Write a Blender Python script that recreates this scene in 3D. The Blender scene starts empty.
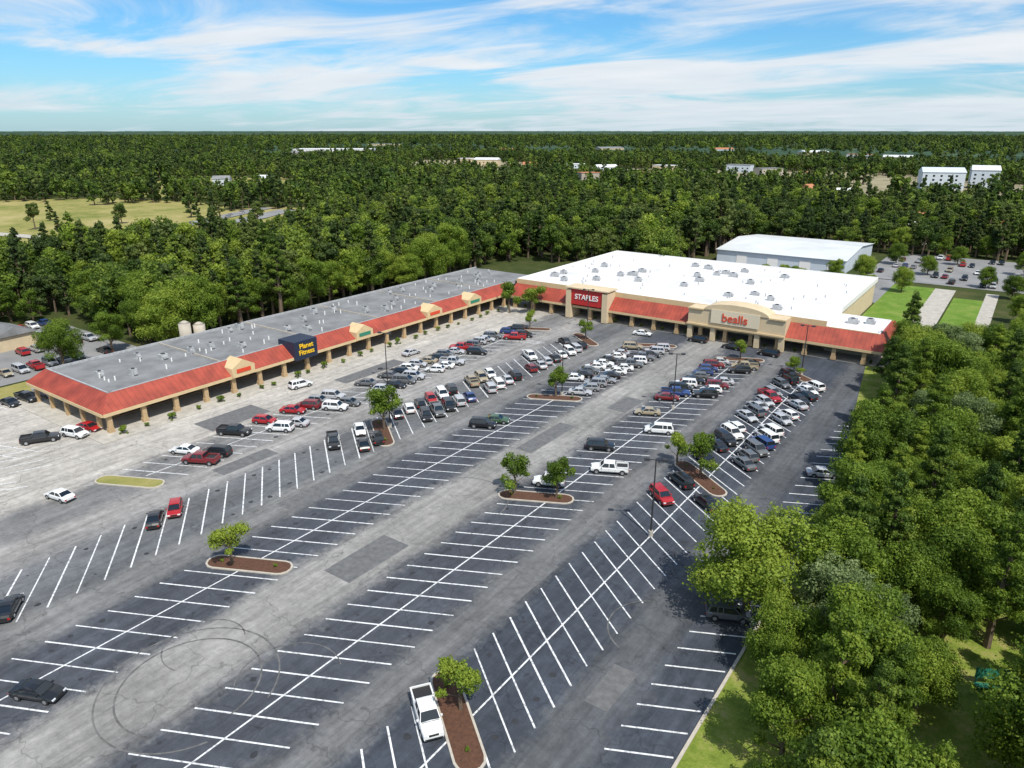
import bpy, bmesh, math, random
import numpy as np
from mathutils import Vector, Matrix
random.seed(7); R=np.random.default_rng(11)
S=bpy.context.scene; COL=S.collection
# ------------------------------------------------------------ materials
def newmat(name):
    m=bpy.data.materials.new(name); m.use_nodes=True
    nt=m.node_tree; b=nt.nodes['Principled BSDF']; return m,nt,b
def mat(name,c,rough=.7,metal=0,var=0.0,scale=1.0,spec=.5,p0=.3,p1=.7):
    m,nt,b=newmat(name)
    b.inputs['Base Color'].default_value=(*c,1); b.inputs['Roughness'].default_value=rough
    b.inputs['Metallic'].default_value=metal; b.inputs['Specular IOR Level'].default_value=spec
    if var>0:
        g=nt.nodes.new('ShaderNodeNewGeometry'); n=nt.nodes.new('ShaderNodeTexNoise'); n.inputs['Scale'].default_value=scale
        n.inputs['Detail'].default_value=6; n.inputs['Roughness'].default_value=.65
        nt.links.new(g.outputs['Position'],n.inputs['Vector'])
        r=nt.nodes.new('ShaderNodeValToRGB')
        r.color_ramp.elements[0].position=p0; r.color_ramp.elements[1].position=p1
        r.color_ramp.elements[0].color=(*[x*(1-var) for x in c],1)
        r.color_ramp.elements[1].color=(*[min(1,x*(1+min(var,.25))) for x in c],1)
        nt.links.new(n.outputs['Fac'],r.inputs[0]); nt.links.new(r.outputs[0],b.inputs['Base Color'])
    return m
M={}
M['conc']=mat('concrete',(.40,.375,.33),.85,var=.22,scale=.6)
M['kerb']=mat('kerb_concrete',(.44,.40,.34),.85,var=.15,scale=2)
M['paint']=mat('white_paint',(.56,.57,.58),.7,var=.62,scale=2.2,p0=.32,p1=.52)
M['mulch']=mat('mulch',(.10,.045,.025),.95,var=.45,scale=4)
M['cream']=mat('cream_stucco',(.58,.44,.25),.8,var=.1,scale=.7)
M['beige']=mat('beige_stucco',(.58,.47,.31),.8,var=.08,scale=.5)
M['tan']=mat('tan_brick',(.44,.31,.17),.85,var=.15,scale=2)
M['brown']=mat('brown_stucco',(.26,.17,.10),.85,var=.15,scale=1)
M['wallg']=mat('grey_wall',(.40,.36,.30),.85,var=.15,scale=.5)
M['roofg']=mat('grey_roof',(.20,.205,.21),.85,var=.38,scale=.16)
M['roofw']=mat('white_roof',(.68,.68,.69),.7,var=.2,scale=.10)
M['metalroof']=mat('metal_roof',(.60,.62,.62),.5,var=.12,scale=.1)
M['palewall']=mat('pale_wall',(.5,.56,.62),.6,var=.06,scale=.3)
M['hvac']=mat('galvanised',(.42,.43,.44),.5,.2,var=.25,scale=1.5)
M['dark']=mat('dark_metal',(.03,.03,.032),.5)
M['glass']=mat('window_glass',(.02,.025,.03),.08,spec=.8)
M['blue']=mat('blue_panel',(.012,.022,.05),.5)
M['yellow']=mat('yellow_letters',(.8,.5,.02),.5)
M['red']=mat('red_panel',(.42,.02,.02),.5)
M['white']=mat('white_trim',(.75,.74,.72),.6)
M['redl']=mat('red_letters',(.6,.06,.02),.5)
M['bark']=mat('bark',(.13,.095,.065),.95,var=.35,scale=3)
M['tire']=mat('tyre_rubber',(.015,.015,.016),.85)
M['rim']=mat('wheel_rim',(.45,.46,.47),.35,.7)
M['lampg']=mat('headlamp',(.7,.72,.75),.15)
M['lampr']=mat('tail_lamp',(.4,.01,.01),.3)
M['cglass']=mat('car_glass',(.012,.016,.02),.06,spec=.9)
M['plast']=mat('black_plastic',(.02,.02,.02),.6)
M['terra']=mat('orange_roof',(.42,.17,.08),.7,var=.1,scale=.2)
M['road']=mat('road_asphalt',(.22,.22,.22),.85,var=.2,scale=.1)
M['tandirt']=mat('tan_dirt',(.27,.235,.14),.95,var=.35,scale=.02)
M['bench']=mat('green_paint',(.03,.20,.13),.5)
def seam(name,axis):
    m,nt,b=newmat(name); b.inputs['Roughness'].default_value=.6
    g=nt.nodes.new('ShaderNodeNewGeometry'); sx=nt.nodes.new('ShaderNodeSeparateXYZ'); nt.links.new(g.outputs['Position'],sx.inputs[0])
    mo=nt.nodes.new('ShaderNodeMath');mo.operation='FRACT'; nt.links.new(sx.outputs[axis],mo.inputs[0])
    r=nt.nodes.new('ShaderNodeValToRGB'); e=r.color_ramp.elements
    e[0].position=0;e[0].color=(.15,.03,.02,1);e[1].position=.14;e[1].color=(.33,.058,.034,1)
    n=nt.nodes.new('ShaderNodeTexNoise');n.inputs['Scale'].default_value=.4;n.inputs['Detail'].default_value=5;nt.links.new(g.outputs['Position'],n.inputs['Vector'])
    mr=nt.nodes.new('ShaderNodeMapRange');nt.links.new(n.outputs['Fac'],mr.inputs[0]);mr.inputs[1].default_value=.3;mr.inputs[2].default_value=.7;mr.inputs[3].default_value=.7;mr.inputs[4].default_value=1.2
    vs=nt.nodes.new('ShaderNodeVectorMath');vs.operation='SCALE'
    nt.links.new(mo.outputs[0],r.inputs[0]);nt.links.new(r.outputs[0],vs.inputs[0]);nt.links.new(mr.outputs[0],vs.inputs['Scale'])
    nt.links.new(vs.outputs[0],b.inputs['Base Color']); return m
M['seamY']=seam('red_metal_roof_y','Y'); M['seamX']=seam('red_metal_roof_x','X')
m,nt,b=newmat('car_paint'); oi=nt.nodes.new('ShaderNodeObjectInfo'); nt.links.new(oi.outputs['Color'],b.inputs['Base Color'])
b.inputs['Roughness'].default_value=.32; b.inputs['Coat Weight'].default_value=.6; b.inputs['Coat Roughness'].default_value=.08; M['car']=m
def grassmat(name,c1,c2,c3,s=.08):
    m,nt,b=newmat(name); b.inputs['Roughness'].default_value=.95; b.inputs['Specular IOR Level'].default_value=.1
    g=nt.nodes.new('ShaderNodeNewGeometry')
    n=nt.nodes.new('ShaderNodeTexNoise');n.inputs['Scale'].default_value=s;n.inputs['Detail'].default_value=9;n.inputs['Roughness'].default_value=.78
    nt.links.new(g.outputs['Position'],n.inputs['Vector'])
    r=nt.nodes.new('ShaderNodeValToRGB');e=r.color_ramp.elements
    e[0].position=.36;e[0].color=(*c1,1);e[1].position=.64;e[1].color=(*c3,1);x=e.new(.5);x.color=(*c2,1)
    nt.links.new(n.outputs['Fac'],r.inputs[0]);nt.links.new(r.outputs[0],b.inputs['Base Color'])
    n2=nt.nodes.new('ShaderNodeTexNoise');n2.inputs['Scale'].default_value=6;n2.inputs['Detail'].default_value=4;nt.links.new(g.outputs['Position'],n2.inputs['Vector'])
    bp=nt.nodes.new('ShaderNodeBump');bp.inputs['Strength'].default_value=.6;bp.inputs['Distance'].default_value=.15
    nt.links.new(n2.outputs['Fac'],bp.inputs['Height']);nt.links.new(bp.outputs[0],b.inputs['Normal']); return m
M['grass']=grassmat('grass',(.10,.15,.022),(.18,.23,.04),(.32,.28,.11),.3)
M['lawn']=grassmat('lawn_grass',(.09,.17,.022),(.13,.22,.035),(.22,.26,.07),.15)
M['dryg']=grassmat('dry_grass',(.14,.17,.04),(.27,.25,.085),(.38,.32,.15),.02)
M['floor']=grassmat('forest_floor',(.03,.045,.012),(.05,.065,.02),(.09,.085,.035),.05)
def leafmat(name,dark,mid,light,transl=.25):
    m,nt,b=newmat(name); b.inputs['Roughness'].default_value=.6; b.inputs['Specular IOR Level'].default_value=.3
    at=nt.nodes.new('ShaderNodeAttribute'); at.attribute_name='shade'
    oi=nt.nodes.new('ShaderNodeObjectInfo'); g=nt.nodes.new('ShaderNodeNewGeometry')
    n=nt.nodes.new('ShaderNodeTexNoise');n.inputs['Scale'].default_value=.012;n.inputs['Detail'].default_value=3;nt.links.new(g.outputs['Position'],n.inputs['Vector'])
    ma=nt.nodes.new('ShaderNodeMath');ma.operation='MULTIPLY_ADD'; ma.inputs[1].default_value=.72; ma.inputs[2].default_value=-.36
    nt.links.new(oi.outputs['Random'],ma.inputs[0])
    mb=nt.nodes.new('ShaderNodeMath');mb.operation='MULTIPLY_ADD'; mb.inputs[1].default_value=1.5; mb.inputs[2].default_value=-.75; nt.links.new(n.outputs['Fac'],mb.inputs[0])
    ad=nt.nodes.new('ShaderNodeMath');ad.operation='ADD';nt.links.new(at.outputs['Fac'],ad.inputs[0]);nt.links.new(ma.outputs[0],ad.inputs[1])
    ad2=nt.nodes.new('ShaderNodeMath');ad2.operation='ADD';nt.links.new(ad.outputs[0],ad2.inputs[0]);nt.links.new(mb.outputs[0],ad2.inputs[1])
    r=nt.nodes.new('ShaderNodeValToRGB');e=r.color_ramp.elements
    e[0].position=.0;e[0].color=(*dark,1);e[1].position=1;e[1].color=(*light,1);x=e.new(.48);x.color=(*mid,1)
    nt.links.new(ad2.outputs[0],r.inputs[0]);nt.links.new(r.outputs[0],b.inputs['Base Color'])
    t=nt.nodes.new('ShaderNodeBsdfTranslucent');nt.links.new(r.outputs[0],t.inputs[0])
    mx=nt.nodes.new('ShaderNodeMixShader');mx.inputs[0].default_value=transl
    nt.links.new(b.outputs[0],mx.inputs[1]);nt.links.new(t.outputs[0],mx.inputs[2])
    nt.links.new(mx.outputs[0],nt.nodes['Material Output'].inputs[0]); return m
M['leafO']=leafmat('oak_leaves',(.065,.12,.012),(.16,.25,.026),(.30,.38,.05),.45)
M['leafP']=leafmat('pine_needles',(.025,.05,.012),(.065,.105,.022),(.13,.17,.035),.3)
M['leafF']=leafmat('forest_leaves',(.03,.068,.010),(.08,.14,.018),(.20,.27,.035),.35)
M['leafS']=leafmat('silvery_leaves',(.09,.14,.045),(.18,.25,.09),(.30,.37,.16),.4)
# asphalt
m,nt,b=newmat('parking_asphalt'); b.inputs['Roughness'].default_value=.85; b.inputs['Specular IOR Level'].default_value=.3
g=nt.nodes.new('ShaderNodeNewGeometry'); sx=nt.nodes.new('ShaderNodeSeparateXYZ'); nt.links.new(g.outputs['Position'],sx.inputs[0])
def noise(sc,det=6,ro=.6,mapping=None):
    n=nt.nodes.new('ShaderNodeTexNoise');n.inputs['Scale'].default_value=sc;n.inputs['Detail'].default_value=det;n.inputs['Roughness'].default_value=ro
    if mapping:
        mp=nt.nodes.new('ShaderNodeMapping');mp.inputs['Scale'].default_value=mapping;nt.links.new(g.outputs['Position'],mp.inputs[0]);nt.links.new(mp.outputs[0],n.inputs['Vector'])
    else: nt.links.new(g.outputs['Position'],n.inputs['Vector'])
    return n.outputs['Fac']
def mth(op,a,b_=None,c=None):
    n=nt.nodes.new('ShaderNodeMath');n.operation=op
    for i,v in enumerate((a,b_,c)):
        if v is None: continue
        if isinstance(v,(int,float)): n.inputs[i].default_value=v
        else: nt.links.new(v,n.inputs[i])
    return n.outputs[0]
wob=mth('MULTIPLY_ADD',noise(.18),5.0,-2.5)
wob2=mth('MULTIPLY_ADD',noise(1.5,4),3.0,-1.5)
xx=mth('ADD',mth('ADD',sx.outputs['X'],wob),wob2)
fx=mth('MULTIPLY_ADD',xx,1/130.,1.0)
rp=nt.nodes.new('ShaderNodeValToRGB'); nt.links.new(fx,rp.inputs[0])
D=(.056,.062,.075);Dk=(.044,.052,.067);A1=(.225,.22,.21);A2=(.13,.131,.133);Lc=(.36,.34,.31);Fm=(.165,.165,.165)
stops=[(-130,Lc),(-109,Lc),(-106,Fm),(-100,Fm),(-97,(.26,.25,.24)),(-92.5,(.22,.215,.21)),(-90,(.12,.124,.13)),(-82.5,(.105,.11,.118)),(-80,(.165,.165,.162)),(-76.5,(.15,.15,.15)),(-74,D),(-65.5,D),(-63,A1),(-56,A1),(-53,D),(-44.5,D),(-42.5,A2),(-39.5,A2),(-37.5,Dk),(-28,Dk),(-26,(.088,.092,.098)),(-22.5,(.078,.082,.09)),(-20,Dk)]
els=rp.color_ramp.elements
els[0].position=0;els[0].color=(*Lc,1)
els[1].position=1;els[1].color=(*Dk,1)
for px,c in stops[1:]:
    e=els.new((px+130)/130.);e.color=(*c,1)
def rampf(src,p0,v0,p1,v1):
    r=nt.nodes.new('ShaderNodeMapRange');nt.links.new(src,r.inputs[0])
    for i,v in zip((1,2,3,4),(p0,p1,v0,v1)): r.inputs[i].default_value=v
    return r.outputs[0]
k=mth('MULTIPLY',rampf(noise(.07,9,.7),.36,.80,.64,1.22),rampf(noise(.8,9,.8),.32,.74,.68,1.3))
k=mth('MULTIPLY',k,rampf(noise(1,7,.75,mapping=(.8,.05,1)),.35,.74,.65,1.26))
k=mth('MULTIPLY',k,rampf(noise(18,3,.6),.3,.82,.7,1.18))
vm=nt.nodes.new('ShaderNodeVectorMath');vm.operation='SCALE';nt.links.new(rp.outputs[0],vm.inputs[0]);nt.links.new(k,vm.inputs['Scale'])
vo=nt.nodes.new('ShaderNodeTexVoronoi');vo.feature='DISTANCE_TO_EDGE';vo.inputs['Scale'].default_value=.13
mpn=nt.nodes.new('ShaderNodeVectorMath');mpn.operation='ADD'
n3=nt.nodes.new('ShaderNodeTexNoise');n3.inputs['Scale'].default_value=.5;nt.links.new(g.outputs['Position'],n3.inputs['Vector'])
sc3=nt.nodes.new('ShaderNodeVectorMath');sc3.operation='SCALE';sc3.inputs['Scale'].default_value=3;nt.links.new(n3.outputs['Color'],sc3.inputs[0])
nt.links.new(g.outputs['Position'],mpn.inputs[0]);nt.links.new(sc3.outputs[0],mpn.inputs[1]);nt.links.new(mpn.outputs[0],vo.inputs['Vector'])
cr=rampf(vo.outputs['Distance'],0,.66,.012,1)
vm2=nt.nodes.new('ShaderNodeVectorMath');vm2.operation='SCALE';nt.links.new(vm.outputs[0],vm2.inputs[0]);nt.links.new(cr,vm2.inputs['Scale'])
nt.links.new(vm2.outputs[0],b.inputs['Base Color']); M['asphalt']=m

# ------------------------------------------------------------ mesh helpers
def link(o,parent=None):
    COL.objects.link(o)
    if parent: o.parent=parent
    return o
def mkmesh(name,V,Fc,mats,mi=None,smooth=False):
    me=bpy.data.meshes.new(name); me.from_pydata([tuple(v) for v in V],[],Fc); 
    for x in mats: me.materials.append(x)
    if mi is not None: me.polygons.foreach_set('material_index',mi)
    if smooth: me.polygons.foreach_set('use_smooth',[True]*len(me.polygons))
    me.update(); return me
class B:
    def __init__(s): s.v=[];s.f=[];s.m=[]
    def add(s,V,Fc,mi=0):
        n=len(s.v); s.v+=[tuple(v) for v in V]; s.f+=[tuple(i+n for i in f) for f in Fc]; s.m+=[mi]*len(Fc)
    def box(s,x0,x1,y0,y1,z0,z1,mi=0):
        s.add([(x0,y0,z0),(x1,y0,z0),(x1,y1,z0),(x0,y1,z0),(x0,y0,z1),(x1,y0,z1),(x1,y1,z1),(x0,y1,z1)],
              [(0,3,2,1),(4,5,6,7),(0,1,5,4),(1,2,6,5),(2,3,7,6),(3,0,4,7)],mi)
    def cyl(s,c,r,h,n=12,mi=0,axis='z',r2=None):
        r2=r if r2 is None else r2; V=[]
        for k,(rr,hh) in enumerate(((r,0),(r2,h))):
            for i in range(n):
                a=2*math.pi*i/n; p=(rr*math.cos(a),rr*math.sin(a),hh)
                if axis=='y': p=(p[0],p[2],p[1])
                if axis=='x': p=(p[2],p[0],p[1])
                V.append((c[0]+p[0],c[1]+p[1],c[2]+p[2]))
        Fc=[(i,(i+1)%n,n+(i+1)%n,n+i) for i in range(n)]+[tuple(range(n))[::-1],tuple(range(n,2*n))]
        s.add(V,Fc,mi)
    def obj(s,name,mats,parent=None,smooth=False):
        o=bpy.data.objects.new(name,mkmesh(name,s.v,s.f,mats,s.m,smooth)); return link(o,parent)
def empty(name,loc=(0,0,0)):
    e=bpy.data.objects.new(name,None); e.location=loc; return link(e)
def sheet(name,pts,z,m):
    b_=B(); b_.add([(x,y,z) for x,y in pts],[tuple(range(len(pts)))]); return b_.obj(name,[m])
def rect(x0,x1,y0,y1): return [(x0,y0),(x1,y0),(x1,y1),(x0,y1)]
# ------------------------------------------------------------ ground
sheet('ground',rect(-30000,30000,-30000,30000),-.06,M['floor'])
sheet('parking_lot',rect(-165,-15.5,-60,172),0.0,M['asphalt'])
sheet('rear_alley_pavement',rect(-158,-150,56,192),0.02,M['road'])
sheet('grass_verge',[(-15.2,-60),(40,-60),(40,175),(-15.2,175)],0.02,M['grass'])
kb=B(); kb.box(-15.5,-15.2,-60,150,-.02,.14); kb.obj('right_kerb',[M['kerb']])
sheet('corner_lawn',[(-19.5,135),(-15.52,108),(-15.52,172),(-24,172)],0.03,M['grass'])
b_=B(); b_.box(-131,-120,50,180,-.02,.15); b_.box(-120,-22,171.5,181,-.02,.15); b_.box(-155,-131,49.5,56,-.02,.15); b_.obj('storefront_pavement',[M['conc']])
sheet('side_drive',rect(-21.5,-15.5,172,275),0.035,M['conc'])
sheet('side_lawn',rect(-15,-7,182,262),0.045,M['lawn'])
sheet('side_path',rect(-7,-3.5,172,275),0.04,M['conc'])
sheet('side_grass',rect(-34,-21.5,192,275),0.03,M['lawn'])
sheet('rear_parking',rect(-46,24,282,350),0.03,M['road'])
sheet('back_lot_pavement',rect(-100,-34,240,283),0.03,M['road'])
sheet('left_back_parking',rect(-216,-167,44,84),0.03,M['road'])
sheet('left_back_grass',[(-166,20),(-158,20),(-158,70),(-166,70)],0.04,M['dryg'])
# ------------------------------------------------------------ parking lines
TP=math.tan(math.radians(26)); TN=math.tan(math.radians(-37)); SP=3.12
rows=[('F',-103,5.0,TP,46.5,48,152),('0',-86,5.2,TN,25.3,8,150),('Bq',-69.5,5.3,TP,21.2,8,156),
 ('A',-48.5,5.4,TP,25.0,4,157),('C',-32.5,5.4,TN,42.6,20,152)]
pl=B(); LW=.09
def line(x0,y0,x1,y1,w=LW,z=.012):
    d=Vector((x1-x0,y1-y0)); n=Vector((-d.y,d.x)).normalized()*w
    pl.add([(x0+n.x,y0+n.y,z),(x0-n.x,y0-n.y,z),(x1-n.x,y1-n.y,z),(x1+n.x,y1+n.y,z)],[(0,1,2,3)])
def ks(ph,y0,y1):
    k=math.ceil((y0-ph)/SP)
    while ph+k*SP<=y1: yield ph+k*SP; k+=1
islands=[(-69.5,42.5,TP),(-50.5,77,TP),(-33.5,38.5,TN),(-33.5,96.5,TN),(-85.5,81,TN),(-70,113,TP),(-103,45.5,TP),(-33,153.5,TN),(-48.5,159,TP),(-69.5,158,TP),(-86,153,TN),(-103,153.5,TP)]
stains=B()
def blob(cx,cy,r,z,sy=1.0):
    n=11; ph=random.uniform(0,6)
    pts=[(cx+r*random.uniform(.7,1.2)*math.cos(2*math.pi*i/n+ph),cy+sy*r*random.uniform(.7,1.2)*math.sin(2*math.pi*i/n+ph),z) for i in range(n)]
    stains.add(pts,[tuple(range(n))])
for nm,sp,hw,tn,ph,y0,y1 in rows:
    for y in ks(ph,y0,y1):
        j=random.uniform(-.12,.12); j2=random.uniform(-.15,.15)
        line(sp-hw+j2,y-(hw-j2)*tn,sp+hw+j,y+(hw+j)*tn,LW*random.uniform(.8,1.15))
        for s_ in(-1,1):
            if random.random()<.55:
                xo=s_*hw*random.uniform(.55,.8); blob(sp+xo,y+SP/2+xo*tn+random.uniform(-.3,.3),random.uniform(.15,.42),.006)
    if nm!='0': line(sp,y0,sp,y1,LW,.016)
for y in ks(44.5,-10,134): line(-21,y-2.6*TP,-15.8,y+2.6*TP)
for y in ks(2,0,40): line(-135,y,-126,y+3)
for i in range(9): line(-118-2.9*i,30-0.3*i,-114-2.9*i,36-0.3*i)
for i in range(12): line(-121-3.0*i,36.2,-119-3.0*i,41.5)
for y in ks(50,36,60): line(-157,y,-151.5,y+.8)
for i in range(6): line(-99+i*.9,141.5+i*.1,-97.5+i*.9,145)
pl.obj('parking_lines',[M['paint']])
stains.obj('oil_stains',[mat('oil_stain',(.030,.031,.034),.6,var=.3,scale=3)])
# asphalt repairs: slightly darker rectangular patches
rp2=B()
for x,y,a,c in [(-59,52,2.2,5),(-61,96,1.6,7),(-40,60,1.2,4),(-24,80,1.5,5),(-78,60,1.4,6),(-95,60,1.6,5),(-57,118,2,4),(-113,70,3,6),(-112,104,2,9),(-24,50,1.2,3)]:
    rp2.add([(x-a,y-c,.004),(x+a,y-c,.004),(x+a+.2,y+c,.004),(x-a+.1,y+c,.004)],[(0,1,2,3)])
rp2.obj('asphalt_patches',[mat('patch_asphalt',(.125,.126,.128),.9,var=.3,scale=1.2)])
tm=B()
for (cx,cy,r,a0,a1,w) in [(-57,27,6.5,0,5.2,.09),(-57,27,8.2,.4,5.9,.08),(-61,31,4,1,5,.07),(-24,60,5,2,4.4,.07),(-59,70,7,0,2.5,.08),(-50,33,5,1,4,.06)]:
    n=48
    for i in range(n):
        t0=a0+(a1-a0)*i/n;t1=a0+(a1-a0)*(i+1)/n
        q=[(cx+rr*math.cos(t),cy+rr*math.sin(t),.02) for rr,t in((r-w,t0),(r+w,t0),(r+w,t1),(r-w,t1))]
        tm.add(q,[(0,1,2,3)])
tm.obj('tyre_marks',[mat('tyre_mark',(.14,.14,.138),.9,var=.6,scale=.8)])
def island(cx,cy,tn,hl=5.0,hw=1.45,fill='mulch'):
    a=math.atan(tn); e=B()
    def ring(h,w,z):
        P=[];n=7
        L=h/math.cos(a)-w
        for s_ in (1,-1):
            for i in range(n):
                t=-math.pi/2+math.pi*i/(n-1); px=s_*(L+w*math.cos(t)); py=s_*w*math.sin(t)
                P.append((cx+px*math.cos(a)-py*math.sin(a),cy+px*math.sin(a)+py*math.cos(a),z))
        return P
    o0=ring(hl,hw,-.01);o1=ring(hl,hw,.15);i1=ring(hl-.22,hw-.22,.15);i0=ring(hl-.22,hw-.22,.1)
    n=len(o0)
    e.add(o0+o1+i1+i0,[(k*n+i,k*n+(i+1)%n,(k+1)*n+(i+1)%n,(k+1)*n+i) for k in range(3) for i in range(n)],0)
    tp=ring(hl-.22,hw-.22,.11); e.add(tp,[tuple(range(n))],1)
    e.obj('planter_island',[M['kerb'],M[fill]])
for i,(x,y,t) in enumerate(islands): island(x,y,t,fill='dryg' if i==6 else 'mulch')
# ------------------------------------------------------------ trees
def limb(bb,p0,p1,r0,r1,n=6,mi=0):
    d=(p1-p0).normalized(); u=d.orthogonal().normalized(); w=d.cross(u); V=[]
    for p,r in((p0,r0),(p1,r1)):
        for i in range(n):
            a=2*math.pi*i/n; V.append(p+u*r*math.cos(a)+w*r*math.sin(a))
    bb.add(V,[(i,(i+1)%n,n+(i+1)%n,n+i) for i in range(n)],mi)
def tree_mesh(name,h,cr,kind,nleaf,ls,leafm,seed,trunk_clear=.3,nl=20):
    rg=np.random.default_rng(seed); bb=B(); lobes=[]
    if kind=='oak':
        c0=h*trunk_clear; ch=h-c0
        for i in range(nl):
            a=rg.uniform(0,2*math.pi); t=rg.uniform(0,1)**.8
            zz=c0+ch*(.12+.78*t); prof=math.sqrt(max(.05,1-((t-.38)/.72)**2))
            rr=cr*prof*rg.uniform(.35,.88)
            lr=cr*rg.uniform(.16,.38)
            lobes.append((rr*math.cos(a),rr*math.sin(a),zz,lr,lr*rg.uniform(.6,.85)))
        lobes.append((0,0,c0+ch*.6,cr*.45,ch*.26))
    else:
        c0=h*trunk_clear; 
        for i in range(nl):
            t=(i+.5)/nl; zz=c0+(h-c0)*t*.97; a=i*2.4+rg.uniform(-.5,.5)
            rr=cr*(1-t*.8)*rg.uniform(.3,.9)*(0.6+.4*min(1,t*4)); lr=cr*rg.uniform(.2,.38)*(1-.45*t)
            lobes.append((rr*math.cos(a),rr*math.sin(a),zz,lr,lr*.5))
        lobes.append((0,0,h*.97,cr*.2,cr*.3))
    tr=h*.02+.06; top=Vector((rg.uniform(-.3,.3),rg.uniform(-.3,.3),h*(.62 if kind=='oak' else .95)))
    mid=Vector((rg.uniform(-.2,.2),rg.uniform(-.2,.2),h*.3))
    limb(bb,Vector((0,0,-.2)),mid,tr*1.25,tr*.85); limb(bb,mid,top,tr*.85,tr*.25)
    for (x,y,z,a,b2) in lobes[::(1 if nleaf>3000 else 2)]:
        z0=min(max(h*.18,z-(math.hypot(x,y))*.7),h*.6 if kind=='oak' else h*.9)
        limb(bb,Vector((0,0,z0)),Vector((x,y,z)),tr*.35,tr*.08,4)
    nb=len(bb.f)
    L=np.array(lobes); w=L[:,3]**2; w/=w.sum(); idx=rg.choice(len(L),nleaf,p=w); Lb=L[idx]
    u=rg.normal(size=(nleaf,3)); u[:,2]+=.25; u/=np.linalg.norm(u,axis=1)[:,None]
    rad=rg.uniform(.5,1.15,nleaf)**.6
    rad=rad*np.where(rg.uniform(0,1,nleaf)<.08,rg.uniform(1.05,1.4,nleaf),1.0)
    bump=1+.22*np.sin(u[:,0]*7+idx)+.15*np.sin(u[:,1]*11+idx*2)
    P=Lb[:,:3]+u*np.stack([Lb[:,3],Lb[:,3],Lb[:,4]],1)*(rad*bump)[:,None]
    nrm=u*.9+rg.normal(size=(nleaf,3))*.55; nrm/=np.linalg.norm(nrm,axis=1)[:,None]
    t1=np.cross(nrm,rg.normal(size=(nleaf,3))); t1/=np.linalg.norm(t1,axis=1)[:,None]; t2=np.cross(nrm,t1)
    s1=ls*rg.uniform(.5,1.3,nleaf)[:,None]; s2=s1*rg.uniform(.45,.9,nleaf)[:,None]
    q=np.stack([P-t1*s1,P-t2*s2,P+t1*s1,P+t2*s2],1).reshape(-1,3)
    nv=len(bb.v); V=np.vstack([np.array(bb.v),q]); 
    Fc=bb.f+[tuple(r) for r in (np.arange(nleaf*4).reshape(-1,4)+nv).tolist()]
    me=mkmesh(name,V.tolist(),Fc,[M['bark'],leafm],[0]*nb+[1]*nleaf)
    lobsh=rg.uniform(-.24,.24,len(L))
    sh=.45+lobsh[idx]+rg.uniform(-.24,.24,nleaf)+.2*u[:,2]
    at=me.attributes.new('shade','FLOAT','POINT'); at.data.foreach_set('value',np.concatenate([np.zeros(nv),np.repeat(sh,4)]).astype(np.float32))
    return me
def place(mesh,name,x,y,s=1,rz=None,sz=None):
    o=bpy.data.objects.new(name,mesh); o.location=(x,y,0.02); o.rotation_euler=(0,0,random.uniform(0,6.28) if rz is None else rz)
    o.scale=(s,s*random.uniform(.9,1.1),sz or s*random.uniform(.9,1.15)); return link(o)
near=[tree_mesh('oak_a',12,5.2,'oak',30000,.14,M['leafO'],1,.15,36),tree_mesh('oak_b',13,4.6,'oak',28000,.14,M['leafO'],2,.2,34),
      tree_mesh('oak_c',11,4.8,'oak',28000,.14,M['leafO'],3,.12,40),tree_mesh('silver_a',11,4.4,'oak',24000,.13,M['leafS'],4,.15,34)]
npine=[tree_mesh('pine_a',17,4.0,'pine',20000,.14,M['leafF'],5,.32,30),tree_mesh('pine_b',15,3.6,'pine',18000,.13,M['leafO'],6,.28,28)]
small=[tree_mesh('small_a',5.2,2.4,'oak',5200,.115,M['leafO'],7,.3,13),tree_mesh('small_b',4.8,2.1,'oak',4600,.115,M['leafO'],8,.3,12),tree_mesh('small_c',5.4,2.2,'oak',4800,.115,M['leafO'],9,.32,10)]
for x,y,s in [(-71.5,41.5,1.05),(-53.5,76,1.05),(-48,78.5,1.05),(-33.8,39.5,1.1),(-38,98.5,.95),(-33.5,97,1.15),(-86,82,1.4),(-70,113.5,1.15),(-118,165,1.5),(-112,168,1.6),(-35,154,.9),(-48.5,159.5,.8),(-86,153,.9),(-103,153,.9)]:
    place(random.choice(small),'oak_tree',x,y,s)
place(near[0],'oak_tree',-17.0,68,1.28,.5,1.08)
rg=random.Random(5)
cand=[(-8.2,50),(-7.0,43),(-11.5,60.5)]
for _ in range(6000):
    yy=rg.uniform(38,178); xx_=rg.uniform(-19,30)
    edge=-6.5 if yy<58 else (-11.0 if yy<92 else -14.0)
    if yy>150: edge=-17
    if xx_<edge: continue
    if 48<yy<75 and abs(xx_-.075*yy)<3.4: continue
    if all((xx_-a)**2+(yy-c)**2>4.4**2 for a,c in cand) and (xx_+17)**2+(yy-68)**2>34: cand.append((xx_,yy))
for i,(a,c) in enumerate(cand):
    r_=rg.random()
    if i<3: place(near[(1,2,0)[i]],'oak_tree',a,c,(.72,.66,.66)[i]); continue
    if r_<.52: place(rg.choice(near[:3]),'oak_tree',a,c,rg.uniform(.6,1.05))
    elif r_<.62: place(near[3],'oak_tree',a,c,rg.uniform(.7,1.0))
    else: place(rg.choice(npine),'pine_tree',a,c,rg.uniform(.65,1.0))
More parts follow.
